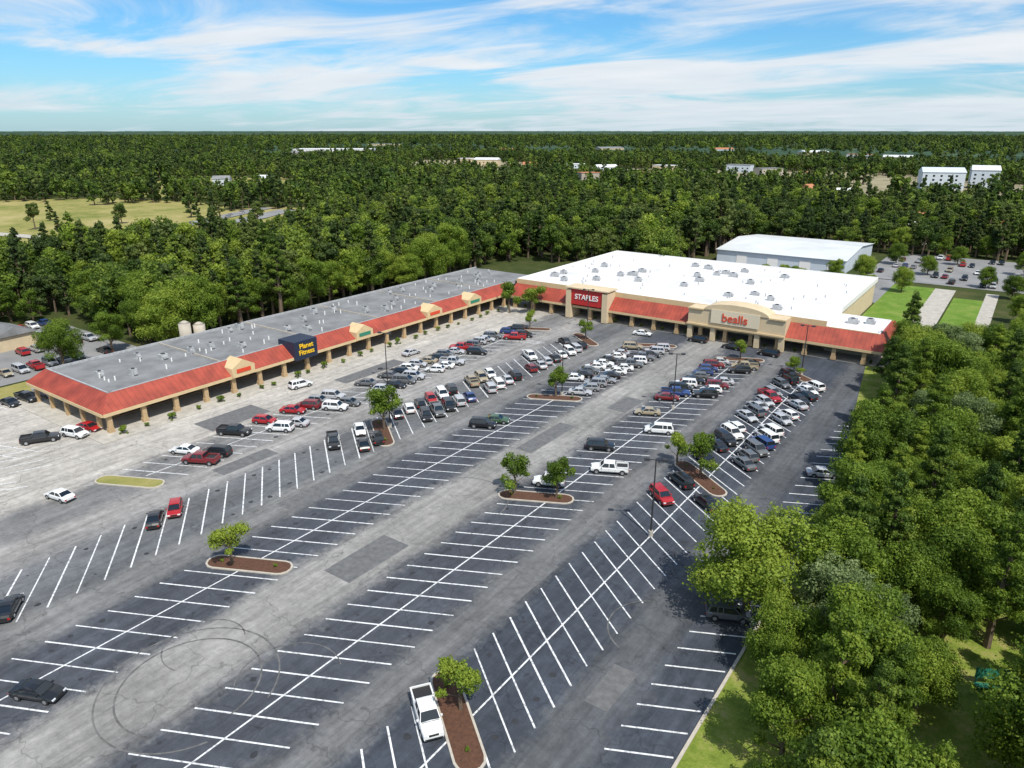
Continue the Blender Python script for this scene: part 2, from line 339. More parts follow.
for x,y,s in [(-30,262,.8),(-44,275,.9),(-52,268,.7),(-27,300,.8),(-8,285,.7),(8,292,.8),(-20,330,.8),(-40,318,.9),(2,318,.8),(16,275,.9),(12,250,.9),(3,236,.8),(5,215,.9),(10,200,1),(3,190,.9),(16,225,1),(-28,352,1),(-12,356,1),(5,353,1),(-43,345,1),(14,335,.9),(0,270,.8)]:
    place(rg.choice(near[:3]),'oak_tree',x,y,s*.85)
yy=88
while yy<205:
    place(rg.choice(near[:3]+[npine[0]]),'oak_tree' ,-165-rg.uniform(0,7),yy,rg.uniform(1.0,1.45)); yy+=rg.uniform(5.5,9)
for x,y,s in [(-170,66,.8),(-173,88,1.1),(-182,92,1.2),(-195,90,1.1),(-208,92,1.2),(-166,42,.7),(-172,78,.8),(-205,62,.7)]: place(rg.choice(near[:3]),'oak_tree',x,y,s)
def inst_coll(name,meshes):
    c=bpy.data.collections.new(name)
    for i,me in enumerate(meshes): c.objects.link(bpy.data.objects.new(name+'_src',me))
    return c
fn=[tree_mesh('f%d'%i,(14,16,13)[i%3],(5.2,3.3,3.9)[i%3],('oak','pine','oak')[i%3],3800,.31,(M['leafF'],M['leafP'],M['leafP'],M['leafO'],M['leafF'],M['leafP'],M['leafF'],M['leafP'])[i],20+i,(.15,.3,.3)[i%3],20) for i in range(8)]
ff=[tree_mesh('g%d'%i,14,(5.8,4.0,4.2)[i%3],('oak','pine','pine')[i%3],440,.9,(M['leafF'],M['leafP'],M['leafP'],M['leafF'],M['leafP'])[i],40+i,.12,12) for i in range(5)]
def scatter(name,P,sc,coll,seed):
    me=bpy.data.meshes.new(name); me.from_pydata(P,[],[]); a=me.attributes.new('scl','FLOAT','POINT'); a.data.foreach_set('value',np.array(sc,dtype=np.float32))
    o=link(bpy.data.objects.new(name,me))
    ng=bpy.data.node_groups.new(name,'GeometryNodeTree')
    ng.interface.new_socket('Geometry',in_out='INPUT',socket_type='NodeSocketGeometry');ng.interface.new_socket('Geometry',in_out='OUTPUT',socket_type='NodeSocketGeometry')
    N=ng.nodes;Lk=ng.links; gi=N.new('NodeGroupInput');go=N.new('NodeGroupOutput');ip=N.new('GeometryNodeInstanceOnPoints')
    ci=N.new('GeometryNodeCollectionInfo');ci.inputs['Collection'].default_value=coll;ci.inputs['Separate Children'].default_value=True;ci.inputs['Reset Children'].default_value=True
    ri=N.new('FunctionNodeRandomValue');ri.data_type='INT';ri.inputs[4].default_value=0;ri.inputs[5].default_value=len(coll.objects)-1;ri.inputs['Seed'].default_value=seed
    rr=N.new('FunctionNodeRandomValue');rr.data_type='FLOAT_VECTOR';rr.inputs[0].default_value=(-.04,-.04,0);rr.inputs[1].default_value=(.04,.04,6.28);rr.inputs['Seed'].default_value=seed+1
    na=N.new('GeometryNodeInputNamedAttribute');na.data_type='FLOAT';na.inputs[0].default_value='scl'
    Lk.new(gi.outputs[0],ip.inputs['Points']);Lk.new(ci.outputs[0],ip.inputs['Instance']);ip.inputs['Pick Instance'].default_value=True
    Lk.new(ri.outputs[2],ip.inputs['Instance Index']);Lk.new(rr.outputs[0],ip.inputs['Rotation']);Lk.new(na.outputs[0],ip.inputs['Scale'])
    Lk.new(ip.outputs[0],go.inputs[0])
    md=o.modifiers.new('scatter','NODES');md.node_group=ng; return o
clear=[(-168,0,-80,243),(-166,40,-80,62),(-218,-160,40,86),(-106,-32,235,343),(-32,26,180,352),(-30,40,-80,186)]
fields=[((-450,165),(168,112),-24),((-352,212),(115,52),120),((-470,800),(300,120),12),((-760,900),(180,110),0),((-250,860),(170,125),20),((-130,600),(50,100),0),((-1190,1000),(150,170),30),((-70,740),(85,140),0),((-700,1500),(400,200),20),((-250,1400),(300,190),-10),((-1500,1500),(300,200),0),((-620,420),(90,120),60)]
fr=[(c,s_,math.radians(r)) for c,s_,r in fields]
def blocked(P):
    x=P[:,0];y=P[:,1];m_=np.zeros(len(P),bool)
    for a,b2,c,d in clear: m_|=(x>a)&(x<b2)&(y>c)&(y<d)
    for j,((cx,cy),(sx_,sy_),r) in enumerate(fr):
        dx=x-cx;dy=y-cy; uu=(dx*math.cos(r)+dy*math.sin(r))/sx_; vv=(-dx*math.sin(r)+dy*math.cos(r))/sy_
        m_|=((uu*uu+vv*vv)<1+.22*np.sin(x*.05)+.18*np.sin(y*.07))&(R.uniform(0,1,len(x))>(.012 if j<2 else .05))
    return m_
def ringpts(r0,r1,sp,jit=.8):
    xs=np.arange(-r1,r1,sp);X,Y=np.meshgrid(xs,xs);P=np.stack([X.ravel(),Y.ravel()],1)+R.uniform(-.5,.5,(X.size,2))*sp*jit*1.4
    d=np.hypot(P[:,0],P[:,1]); az=np.arctan2(P[:,0],P[:,1])
    k_=(d>r0)&(d<r1)&(az>math.radians(-82))&(az<math.radians(14)); P=P[k_]; return P[~blocked(P)]
def hs(P,lo,hi):
    x,y=P[:,0],P[:,1]
    n=.5+.2*np.sin(x*.043+1.3*np.sin(y*.021))+.2*np.sin(y*.051+1.7*np.sin(x*.017))+.1*np.sin((x+y)*.11)
    return (lo+(hi-lo)*np.clip(n,0,1))*R.uniform(.7,1.32,len(P))
P1=ringpts(100,480,5.8); sc1=hs(P1,.74,1.22)
dstrip=(P1[:,0]>-200)&(P1[:,1]>90)&(P1[:,1]<330); sc1[dstrip]*=1.15
sc1[(P1[:,0]<-270)]*=.85
scatter('forest_trees',[(x,y,0) for x,y in P1],sc1,inst_coll('forest_near',fn),1)
P2=ringpts(480,1500,10.0); fc=inst_coll('forest_far',ff)
scatter('distant_forest_trees',[(x,y,0) for x,y in P2],hs(P2,.6,1.3),fc,3)
P3=ringpts(1500,5500,32,1.0)
scatter('horizon_forest_trees',[(x,y,0) for x,y in P3],hs(P3,.9,1.8),fc,5)
rs=np.concatenate([np.linspace(1450,4000,70),np.geomspace(4100,29000,60)]); az=np.radians(np.linspace(-95,25,420))
RR,AZ=np.meshgrid(rs,az,indexing='ij'); ZZ=8+R.uniform(-2.5,2.5,RR.shape)+ (RR/4000)*R.uniform(-1.5,1.5,RR.shape)
XX=RR*np.sin(AZ);YY=RR*np.cos(AZ)
ZZ=np.where((np.sin(XX*.0031+1.1*np.sin(YY*.0023))+np.sin(YY*.0037+XX*.0011))>1.15,.0,ZZ); ZZ[0]=-1
VV=np.stack([XX,YY,ZZ],-1).reshape(-1,3)
nr,na_=RR.shape; I=np.arange(nr*na_).reshape(nr,na_)
FF=np.stack([I[:-1,:-1],I[:-1,1:],I[1:,1:],I[1:,:-1]],-1).reshape(-1,4)
canm,nt,bc=newmat('canopy'); bc.inputs['Roughness'].default_value=1; bc.inputs['Specular IOR Level'].default_value=0
g=nt.nodes.new('ShaderNodeNewGeometry'); n1=nt.nodes.new('ShaderNodeTexNoise');n1.inputs['Scale'].default_value=.003;n1.inputs['Detail'].default_value=12;n1.inputs['Roughness'].default_value=.75
nt.links.new(g.outputs['Position'],n1.inputs['Vector']); r=nt.nodes.new('ShaderNodeValToRGB');e=r.color_ramp.elements
e[0].position=.38;e[0].color=(.03,.055,.04,1);e[1].position=.68;e[1].color=(.11,.14,.09,1);x=e.new(.52);x.color=(.05,.085,.058,1);nt.links.new(n1.outputs['Fac'],r.inputs[0])
nt.links.new(r.outputs[0],bc.inputs['Base Color'])
link(bpy.data.objects.new('distant_forest_canopy',mkmesh('canopy',VV.tolist(),FF.tolist(),[canm])))
for i,((cx,cy),(a,b2),r_) in enumerate(fields):
    rr_=math.radians(r_); n=40
    sheet('field',[(cx+1.15*a*math.cos(t)*math.cos(rr_)-1.15*b2*math.sin(t)*math.sin(rr_),cy+1.15*a*math.cos(t)*math.sin(rr_)+1.15*b2*math.sin(t)*math.cos(rr_)) for t in [2*math.pi*j/n for j in range(n)]],0.0+.02*i,M['dryg'] if i in(0,1,5,11) else M['tandirt'])
# ------------------------------------------------------------ buildings
sm=empty('strip_mall_building')
w=B(); w.box(-150,-130,56,190,0,5.6,0); w.obj('walls',[M['brown']],sm)
w=B(); w.box(-150.2,-127,55.5,190.2,5.62,5.9,0); w.obj('flat_roof',[M['roofg']],sm)
w=B(); w.box(-150.5,-150.2,55.2,190.5,5.3,6.3); w.box(-127.0,-126.7,56,180,5.0,6.35); w.box(-150.2,-127,55.2,55.5,5.0,6.35)
w.obj('parapet',[M['hvac']],sm)
w=B()
for y in (78,100,122,144,166): w.box(-150.2,-127,y,y+.25,5.9,6.12)
w.obj('roof_joints',[M['wallg']],sm)
w=B(); w.add([(-126.6,55.1,6.3),(-123.3,52.2,3.9),(-123.3,175.5,3.9),(-126.6,175.5,6.3),(-126.6,55.1,3.9),(-126.6,175.5,3.9)],[(0,1,2,3),(2,5,3)])
w.obj('mansard_front',[M['seamY']],sm)
w=B(); w.add([(-126.6,55.1,6.3),(-150.5,55.1,6.3),(-153,52.2,3.9),(-123.3,52.2,3.9)],[(0,1,2,3)],0)
w.obj('mansard_end',[M['seamX']],sm)
w=B(); w.box(-123.6,-123.2,52.3,175.5,3.3,3.88); w.box(-152.6,-123.6,52.1,52.5,3.3,3.88); w.obj('fascia',[M['cream']],sm)
w=B(); w.box(-130,-123.6,52.5,180,3.5,3.6); w.box(-150.5,-130,52.5,56,3.5,3.6); w.obj('soffit',[M['wallg']],sm)
w=B(); y=53
while y<175:
    w.box(-124.3,-123.65,y,y+.8,.15,3.3); w.box(-124.45,-123.6,y-.1,y+.9,.15,.9); y+=6.15
for x in range(-151,-126,6): w.box(x,x+.65,52.6,53.2,.15,3.3)
w.obj('columns',[M['tan']],sm)
w=B(); y=58
while y<178:
    w.box(-129.98,-129.9,y,y+4.4,.5,2.9); y+=5.6
for x in (-147,-141,-135): w.box(x,x+4,55.9,55.98,.6,2.9)
w.obj('shop_windows',[M['glass']],sm)
w=B()
for y,wd in ((80,2.6),(113,2.6),(138,2.9),(155,2.9)):
    x0,x1=-127,-122.9
    w.add([(x1,y-wd,3.5),(x1,y+wd,3.5),(x1,y+wd,5.4),(x1,y,6.9),(x1,y-wd,5.4),(x0,y-wd,3.5),(x0,y+wd,3.5),(x0,y+wd,5.4),(x0,y,6.9),(x0,y-wd,5.4)],
      [(0,1,2,3,4),(9,8,7,6,5),(0,5,6,1),(1,6,7,2),(2,7,8,3),(3,8,9,4),(4,9,5,0)])
w.obj('gable_pediments',[M['cream']],sm)
w=B()
for i,(y,wd) in enumerate(((80,1.6),(113,1.8),(138,1.9),(155,2.0))): w.box(-122.88,-122.8,y-wd,y+wd,4.3,5.1,i%2)
w.obj('shop_signs',[M['redl'],M['bench']],sm)
w=B(); w.box(-128,-122.6,92.5,98.5,3.2,7.3,0); w.obj('blue_entrance_sign',[M['blue']],sm)
def text(body,loc,rot,size,m_,parent,name='sign_letters'):
    c=bpy.data.curves.new(name,'FONT');c.body=body;c.size=size;c.extrude=.06;c.align_x='CENTER';c.align_y='CENTER';c.offset=.02;c.materials.append(m_)
    o=bpy.data.objects.new(name,c);o.location=loc;o.rotation_euler=rot;link(o,parent)
text('Planet',(-122.5,95.5,6.1),(math.pi/2,0,math.pi/2),1.5,M['yellow'],sm)
text('Fitness',(-122.5,95.5,4.7),(math.pi/2,0,math.pi/2),1.5,M['yellow'],sm)
def rooftop(name,par,lst,z):
    w=B()
    for (x,y,sx_,sy_,h) in lst:
        w.box(x-sx_/2,x+sx_/2,y-sy_/2,y+sy_/2,z+.25,z+.25+h,0)
        w.box(x-sx_/2-.1,x+sx_/2+.1,y-sy_/2-.1,y+sy_/2+.1,z,z+.24,0)
        w.cyl((x,y,z+.26+h),min(sx_,sy_)*.33,.12,10,1)
        w.box(x+sx_/2+.01,x+sx_/2+.5,y-sy_*.3,y+sy_*.3,z+.3,z+.25+h*.6,0)
    w.obj(name,[M['hvac'],M['dark']],par)
rl=[]
for y in np.arange(60,188,4.6): rl.append((random.uniform(-147,-131),y+random.uniform(-1.5,1.5),random.uniform(.9,1.8),random.uniform(.9,1.6),random.uniform(.6,1.1)))
rooftop('rooftop_units',sm,rl,5.9)
w=B()
for _ in range(60): w.cyl((random.uniform(-148,-129),random.uniform(58,188),5.9),.14,random.uniform(.5,1.0),8)
w.obj('roof_vents',[M['white']],sm)
w=B()
for yy,hh in((86,8.5),(89.5,7.5)): w.cyl((-153,yy,0),1.3,hh,16); w.cyl((-153,yy,hh),1.3,.5,16,0,'z',.3)
w.obj('silo',[M['wallg']],None,True)
bs=empty('department_store_building')
w=B(); w.box(-121.5,-34.5,180,238,0,7.4,0); w.box(-34.5,-23.5,178,190,0,6.0,0); w.obj('walls',[M['beige']],bs)
w=B(); w.box(-121.7,-34.3,174.5,238.2,7.42,7.7); w.box(-33.95,-23,174.5,190.2,6.1,6.35); w.obj('flat_roof',[M['roofw']],bs)
w=B(); w.box(-122,-121.7,174.5,238.5,6.8,8.2); w.box(-34.3,-34.0,190.5,238.5,6.8,8.2); w.box(-121.7,-34.3,238.2,238.5,6.8,8.2)
w.box(-34.29,-33.99,174.5,190.45,6.4,8.2); w.box(-23,-22.7,174.5,190.5,5.6,6.7); w.box(-33.9,-23,190.2,190.5,5.6,6.7)
w.obj('parapet',[M['white']],bs)
w=B(); w.box(-122,-34,174.2,174.5,5,8.1); w.box(-34,-22.7,174.2,174.5,5,6.9); w.obj('front_parapet',[M['cream']],bs)
w=B(); zt=6.8; X2=-20.5
w.add([(-122,174.1,zt),(X2-1.5,174.1,zt),(X2,170.6,3.7),(-123,170.6,3.7)],[(3,2,1,0)])
w.obj('mansard_front',[M['seamX']],bs)
w=B(); w.add([(X2-1.5,174.1,zt),(X2-1.5,190.5,zt),(X2,192,3.7),(X2,170.6,3.7),(X2-1.5,190.5,3.7),(X2-1.5,174.1,3.7)],[(3,2,1,0),(1,4,2)]); w.box(-22.65,X2-1.55,174.2,190.5,3.6,6.5); w.obj('mansard_side',[M['seamY']],bs)
w=B(); w.box(-123,X2,170.5,170.9,3.1,3.68); w.box(X2-.4,X2,170.9,192,3.1,3.68); w.obj('fascia',[M['cream']],bs)
w=B(); w.box(-122,X2-.4,170.9,180,3.4,3.5); w.obj('soffit',[M['wallg']],bs)
w=B(); x=-121
while x<-21:
    w.box(x,x+.9,170.95,171.8,.15,3.1); w.box(x-.12,x+1.02,170.92,171.9,.15,1.0); x+=6.4
w.obj('columns',[M['tan']],bs)
w=B(); x=-119
while x<-28:
    w.box(x,x+5,179.88,179.97,.4,3.2); x+=7
w.obj('shop_windows',[M['glass']],bs)
tx=6
w=B(); w.box(-108+tx,-106.4+tx,169.6,175,.15,8.2,0); w.box(-96.6+tx,-95+tx,169.6,175,.15,8.2,0); w.box(-106.4+tx,-96.6+tx,169.8,175,4.2,8.6,1); w.box(-108.2+tx,-94.8+tx,169.4,175.2,8.62,8.95,0)
w.obj('red_sign_tower',[M['beige'],M['red']],bs)
text('STAPLES',(-101.5+tx,169.7,6.4),(math.pi/2,0,0),2.0,M['white'],bs)
w=B(); w.box(-66,-42,170,175,3.6,8.0,0)
for xx0 in (-66,-60,-49,-43.2): w.box(xx0,xx0+1.2,170.02,171.2,.15,3.6,0)
n=14; ar=[(-54+8*math.cos(math.pi*i/n),8.0+1.9*math.sin(math.pi*i/n)) for i in range(n+1)]
w.add([(x,169.8,z) for x,z in ar]+[(x,175.1,z) for x,z in ar],[tuple(range(n+1))[::-1],tuple(range(n+1,2*n+2))]+[(i,i+1,n+2+i,n+1+i) for i in range(n)],0)
w.box(-66.2,-62.1,169.6,169.98,7.7,8.02,1);w.box(-45.9,-42,169.6,169.98,7.7,8.02,1); w.box(-66.2,-42,169.6,169.98,3.7,4.1,1)
w.obj('arched_facade',[M['beige'],M['cream']],bs)
w=B(); w.box(-60,-48,169.6,169.75,4.9,8.3); w.obj('sign_panel',[mat('cream_panel',(.66,.58,.43),.7)],bs)
text('bealls',(-54,169.5,6.5),(math.pi/2,0,0),2.9,M['redl'],bs)
rl=[]
for i in range(26): rl.append((random.uniform(-116,-38),random.choice([random.uniform(180,200),random.uniform(200,232)]),random.uniform(1.2,2.2),random.uniform(1.2,1.9),random.uniform(.7,1.1)))
rooftop('rooftop_units',bs,rl,7.7)
rooftop('rooftop_units',bs,[(-30,183,2,1.6,1),(-26.5,185,1.6,1.6,1)],6.35)
w=B()
for _ in range(60): w.cyl((random.uniform(-119,-37),random.uniform(178,235),7.7),.16,random.uniform(.5,.9),8)
w.obj('roof_vents',[M['hvac']],bs)
wh=empty('metal_warehouse_building')
w=B(); w.add([(-100,283,0),(-52,283,0),(-52,335,0),(-100,335,0),(-100,283,5),(-52,283,5),(-52,335,5),(-100,335,5),(-100,309,7),(-52,309,7)],
 [(0,1,5,4),(1,2,6,9,5),(2,3,7,6),(3,0,4,8,7)]); w.obj('walls',[M['palewall']],wh)
w=B(); w.add([(-100.6,282.3,5.05),(-51.4,282.3,5.05),(-51.4,309,7.15),(-100.6,309,7.15),(-51.4,335.7,5.05),(-100.6,335.7,5.05)],[(0,1,2,3),(3,2,4,5)]); w.obj('metal_roof',[M['metalroof']],wh)
w=B()
for x in (-92,-80,-68,-58): w.box(x,x+4,282.9,282.96,.1,3.6)
w.obj('roller_doors',[M['white']],wh)
def hall(name,cx,cy,lx,ly,h,roofm,wallm,gable=0,rz=0):
    e=empty(name,(cx,cy,0)); e.rotation_euler=(0,0,math.radians(rz))
    w=B(); w.box(-lx/2,lx/2,-ly/2,ly/2,0,h); w.obj('walls',[wallm],e)
    w=B()
    if gable: w.add([(-lx/2-.5,-ly/2-.5,h+.02),(lx/2+.5,-ly/2-.5,h+.02),(lx/2+.5,ly/2+.5,h+.02),(-lx/2-.5,ly/2+.5,h+.02),(-lx/2,0,h+gable),(lx/2,0,h+gable)],[(0,1,5,4),(2,3,4,5),(0,4,3),(1,2,5)])
    else: w.box(-lx/2-.3,lx/2+.3,-ly/2-.3,ly/2+.3,h+.01,h+.5)
    w.obj('roof',[roofm],e)
    w=B(); k_=int(lx//6); fl=max(1,int(h//3.5))
    for f_ in range(fl):
        for i in range(k_):
            x=-lx/2+3+i*6-.9
            w.box(x,x+1.8,-ly/2-.06,-ly/2-.01,1+f_*3.4,2.6+f_*3.4)
    w.obj('windows',[M['glass']],e)
hall('white_warehouse',-1146,1010,150,60,15,M['roofw'],M['white'],0,35)
hall('apartment_building',-72,760,34,16,15,M['palewall'],M['palewall'],4,20)
hall('apartment_building',-42,800,22,16,16,M['metalroof'],M['palewall'],4,10)
hall('orange_roof_building',-30,420,40,20,7,M['terra'],M['beige'],5,30)
hall('orange_roof_building',-2,395,30,18,7,M['terra'],M['beige'],5,10)
hall('white_house',-42,385,12,8,6,M['white'],M['white'],4,30)
hall('grey_house',-200,66,12,9,3.5,M['roofg'],M['beige'],2,5)
for (cx,cy,lx,ly,h) in [(-430,800,26,16,8),(-500,850,24,16,8),(-380,860,26,16,9),(-670,880,36,18,9),(-740,920,26,16,8),(-260,880,30,16,8),(-200,830,24,14,8),(-310,930,30,16,9),(-120,600,18,12,6),(-150,630,14,10,6),(-800,1500,60,30,12),(-560,1560,40,24,12),(-350,1450,50,24,12),(-900,1250,40,20,12),(-250,1350,40,20,12),(-1500,1500,80,40,14),(-640,420,16,10,6),(-600,440,14,10,7),(-180,1250,40,20,12),(-560,830,20,14,7),(-330,820,20,14,7),(-300,640,22,14,13),(-340,600,18,12,13),(-1000,800,40,18,15)]:
    hall('distant_building',cx,cy,lx,ly,h,random.choice([M['roofw'],M['metalroof'],M['roofg'],M['terra']]),random.choice([M['beige'],M['palewall'],M['wallg']]),random.choice([0,3]),random.uniform(0,60))
def road(name,x0,y0,x1,y1,w_,z,m_):
    d=Vector((x1-x0,y1-y0)).normalized(); n=Vector((-d.y,d.x))*w_/2
    sheet(name,[(x0+n.x,y0+n.y),(x0-n.x,y0-n.y),(x1-n.x,y1-n.y),(x1+n.x,y1+n.y)],z,m_)
road('highway',-300,110,-402,310,14,.35,M['road']); road('highway',-324,110,-426,310,12,.33,M['road'])
road('highway_link',-520,128,-330,170,8,.37,M['conc'])
def lamp(x,y,h=11,rz=0):
    w=B(); w.cyl((0,0,0),.32,.8,12,1); w.cyl((0,0,.8),.12,h-.8,8,0,'z',.08)
    w.box(-.9,.9,-.05,.05,h-.1,h,0); w.box(-1.5,-.8,-.28,.28,h-.12,h+.1,0); w.box(.8,1.5,-.28,.28,h-.12,h+.1,0)
    w.box(-1.45,-.85,-.22,.22,h-.16,h-.125,2); w.box(.85,1.45,-.22,.22,h-.16,h-.125,2)
    o=w.obj('street_lamp',[M['dark'],M['conc'],M['lampg']]); o.location=(x,y,0); o.rotation_euler=(0,0,rz)
for x,y,r_ in [(-32.5,77,.5),(-34,156,.2),(-90,161,.4),(-86,83.5,.5),(-69.5,115,.4),(-103,100,.3),(-48.5,121,.5)]: lamp(x,y,11,r_)
w=B(); w.box(-1.5,1.5,-.04,.04,.9,2.0)
for x in(-1.4,1.3): w.box(x,x+.1,-.14,-.05,0,2.1); 
w.box(-1.6,1.6,-.9,-.2,.42,.5)
for x in(-1.3,1.2): w.box(x,x+.1,-.8,-.7,0,.42)
o=w.obj('park_bench',[M['bench']]); o.location=(5.4,71,.02); o.rotation_euler=(0,0,.5)
shm=tree_mesh('shrub_mesh',1.5,1.0,'oak',1200,.09,M['leafO'],77,.02,8)
for i in range(26): place(shm,'shrub',-121.5+random.uniform(-.4,.6),54+i*4.6+random.uniform(-1,1),random.uniform(.6,1.1))
for i in range(14): place(shm,'shrub',-116+i*7+random.uniform(-2,2),172.6,random.uniform(.5,.9))
for i in range(12): place(shm,'shrub',-75+i*3.2,268+random.uniform(-2,2),random.uniform(1.8,3))
for ix,iy,t in islands[:6]:
    for q in (-3.2,3.1): place(shm,'shrub',ix+q,iy+q*t,random.uniform(.25,.45))
# ------------------------------------------------------------ vehicles
def car_mesh(name,L,W,prof,cab,zr,zb=.28,wr=.34,pick=False):
    bm=bmesh.new(); rings=[]
    for (x,z) in prof:
        e=abs(x)/(L/2); hw=W/2*(1-.10*max(0,e-.75)/.25)
        pts=[(x,-hw*.9,zb),(x,-hw,zb+.18),(x,-hw,z-.16),(x,-hw*.93,z-.02),(x,0,z+.02),(x,hw*.93,z-.02),(x,hw,z-.16),(x,hw,zb+.18),(x,hw*.9,zb)]
        rings.append([bm.verts.new(p) for p in pts])
    for a,b2 in zip(rings,rings[1:]):
        for i in range(9): bm.faces.new((a[i],a[(i+1)%9],b2[(i+1)%9],b2[i]))
    bm.faces.new(rings[0]); bm.faces.new(rings[-1][::-1])
    bmesh.ops.recalc_face_normals(bm,faces=bm.faces)
    me=bpy.data.meshes.new(name); bm.to_mesh(me); bm.free()
    w=B(); w.v=[tuple(v.co) for v in me.vertices]; w.f=[tuple(p.vertices) for p in me.polygons]; w.m=[0]*len(w.f)
    xb0,xt0,xt1,xb1=cab; zbelt=prof[len(prof)//2][1]-.01; hb=W/2*.9; ht=W/2*.74; zg=zr-.06
    G=[(xb0,-hb,zbelt),(xb0,hb,zbelt),(xb1,hb,zbelt),(xb1,-hb,zbelt),(xt0,-ht,zg),(xt0,ht,zg),(xt1,ht,zg),(xt1,-ht,zg)]
    w.add(G,[(0,1,5,4),(1,2,6,5),(2,3,7,6),(3,0,4,7)],1)
    rp_=[(xt0+.08,zg),(xt0-.1,zr-.005),((xt0+xt1)/2,zr+.03),(xt1+.1,zr-.005),(xt1-.06,zg)]
    V=[];
    for x,z in rp_: V+=[(x,-ht-.03,min(z,zg)),(x,-ht*.8,z),(x,0,z+.015),(x,ht*.8,z),(x,ht+.03,min(z,zg))]
    Fq=[(5*i+j,5*i+j+1,5*(i+1)+j+1,5*(i+1)+j) for i in range(4) for j in range(4)]
    w.add(V,Fq,0)
    def pil(xa,xc,t=.05):
        for s_ in(-1,1):
            y0=s_*(hb+.015);y1=s_*(ht+.015)
            w.add([(xa-t,y0,zbelt),(xa+t,y0,zbelt),(xc+t,y1,zg),(xc-t,y1,zg),(xa-t,y0-s_*.05,zbelt),(xa+t,y0-s_*.05,zbelt),(xc+t,y1-s_*.05,zg),(xc-t,y1-s_*.05,zg)],[(0,1,2,3),(0,4,7,3),(1,5,6,2)],0)
    pil(xb0-.02,xt0,.06); pil(xb1+.05,xt1,.10); mx_=(xt0+xt1)/2+.05; pil(mx_,mx_)
    if not pick and (xt0-xt1)>2.0: pil(xt1+.75,xt1+.75)
    for xs_ in (xb0-.25,mx_,max(mx_-1.0,xb1+.1)):
        for s_ in(-1,1): w.box(xs_-.012,xs_+.012,s_*(W/2)-.004,s_*(W/2)+.004,zb+.2,zbelt-.17,6)
    w.box(xb0+.10,xb0+.13,-W*.38,W*.38,prof[3][1]+.0,prof[3][1]+.024,6)
    wx=L/2-.88
    for x in(wx,-wx+.05):
        for s_ in(-1,1):
            y=s_*(W/2-.2)
            yy=y if s_>0 else y-.22
            w.cyl((x,yy,wr),wr,.22,16,2,'y')
            w.cyl((x,(yy+.22) if s_>0 else yy-.012,wr),wr*.6,.012,12,3,'y')
            w.cyl((x,(s_*(W/2)) if s_>0 else -W/2-.006,wr+.03),wr*1.14,.006,16,6,'y')
    x=L/2; z=prof[1][1]
    for s_ in(-1,1):
        w.box(x-.14,x+.015,s_*W*.36-.17,s_*W*.36+.17,z-.2,z-.06,4); w.box(-x-.015,-x+.12,s_*W*.38-.13,s_*W*.38+.13,z-.2,z+.0,5)
        w.box(xb0-.35,xb0-.2,s_*(W/2+.08)-.09,s_*(W/2+.08)+.09,zbelt,zbelt+.14,0)
    w.box(x-.1,x+.02,-W*.22,W*.22,z-.24,z-.08,6); w.box(x-.1,x+.03,-W*.4,W*.4,zb+.02,zb+.16,6); w.box(-x-.03,-x+.1,-W*.4,W*.4,zb+.02,zb+.16,6)
    if pick:
        xe=-L/2+.06; x0=xb1-.12; zt=prof[len(prof)//2][1]+.02
        w.box(xe,x0,-W/2+.12,W/2-.12,zt-.0,zt+.012,6)
        for s_ in(-1,1):
            yc=s_*(W/2-.09); w.box(xe,x0,yc-.07,yc+.07,zt-.05,zt+.2,0)
        w.box(xe-.02,xe+.08,-W/2+.16,W/2-.16,zt-.05,zt+.2,0); w.box(x0-.02,x0+.06,-W/2+.16,W/2-.16,zt-.04,zt+.22,0)
    bpy.data.meshes.remove(me)
    return mkmesh(name,w.v,w.f,[M['car'],M['cglass'],M['tire'],M['rim'],M['lampg'],M['lampr'],M['plast']],w.m)
cars={
'sedan':car_mesh('sedan',4.75,1.82,[(2.375,.55),(2.25,.70),(1.7,.85),(1.05,.95),(0,.97),(-1.0,.98),(-1.75,1.0),(-2.2,.97),(-2.375,.75)],(1.15,.4,-.95,-1.75),1.44),
'suv':car_mesh('suv',4.75,1.92,[(2.375,.7),(2.28,.88),(1.8,1.02),(1.15,1.1),(0,1.12),(-1.0,1.13),(-1.75,1.14),(-2.3,1.12),(-2.375,.8)],(1.2,.6,-1.95,-2.28),1.74,.34,.38),
'hatch':car_mesh('hatch',4.25,1.78,[(2.125,.58),(2.02,.75),(1.6,.88),(1.05,.97),(0,1.0),(-.8,1.02),(-1.5,1.03),(-2.05,1.0),(-2.125,.7)],(1.15,.4,-1.5,-2.0),1.5),
'pickup':car_mesh('pickup',5.75,2.0,[(2.875,.75),(2.78,1.0),(2.2,1.1),(1.4,1.16),(0,1.16),(-1.0,1.16),(-1.9,1.16),(-2.8,1.14),(-2.875,.9)],(1.45,.85,-.75,-.95),1.84,.4,.4,True),
'van':car_mesh('van',5.0,1.95,[(2.5,.62),(2.4,.82),(2.0,.98),(1.55,1.06),(0,1.08),(-1.0,1.08),(-1.8,1.1),(-2.4,1.08),(-2.5,.8)],(1.6,.8,-2.1,-2.4),1.76)}
PAL={'white':(.72,.73,.73),'silver':(.42,.43,.45),'grey':(.12,.125,.13),'black':(.012,.013,.015),'red':(.36,.012,.015),'dred':(.17,.012,.015),'blue':(.02,.05,.17),'tan':(.33,.28,.19),'green':(.05,.10,.05),'yellow':(.65,.42,.02),'lgrey':(.25,.26,.27)}
nmap={'sedan':'parked_car','suv':'parked_suv','hatch':'hatchback_car','pickup':'pickup_truck','van':'minivan'}
cr_=random.Random(21)
placed=[]
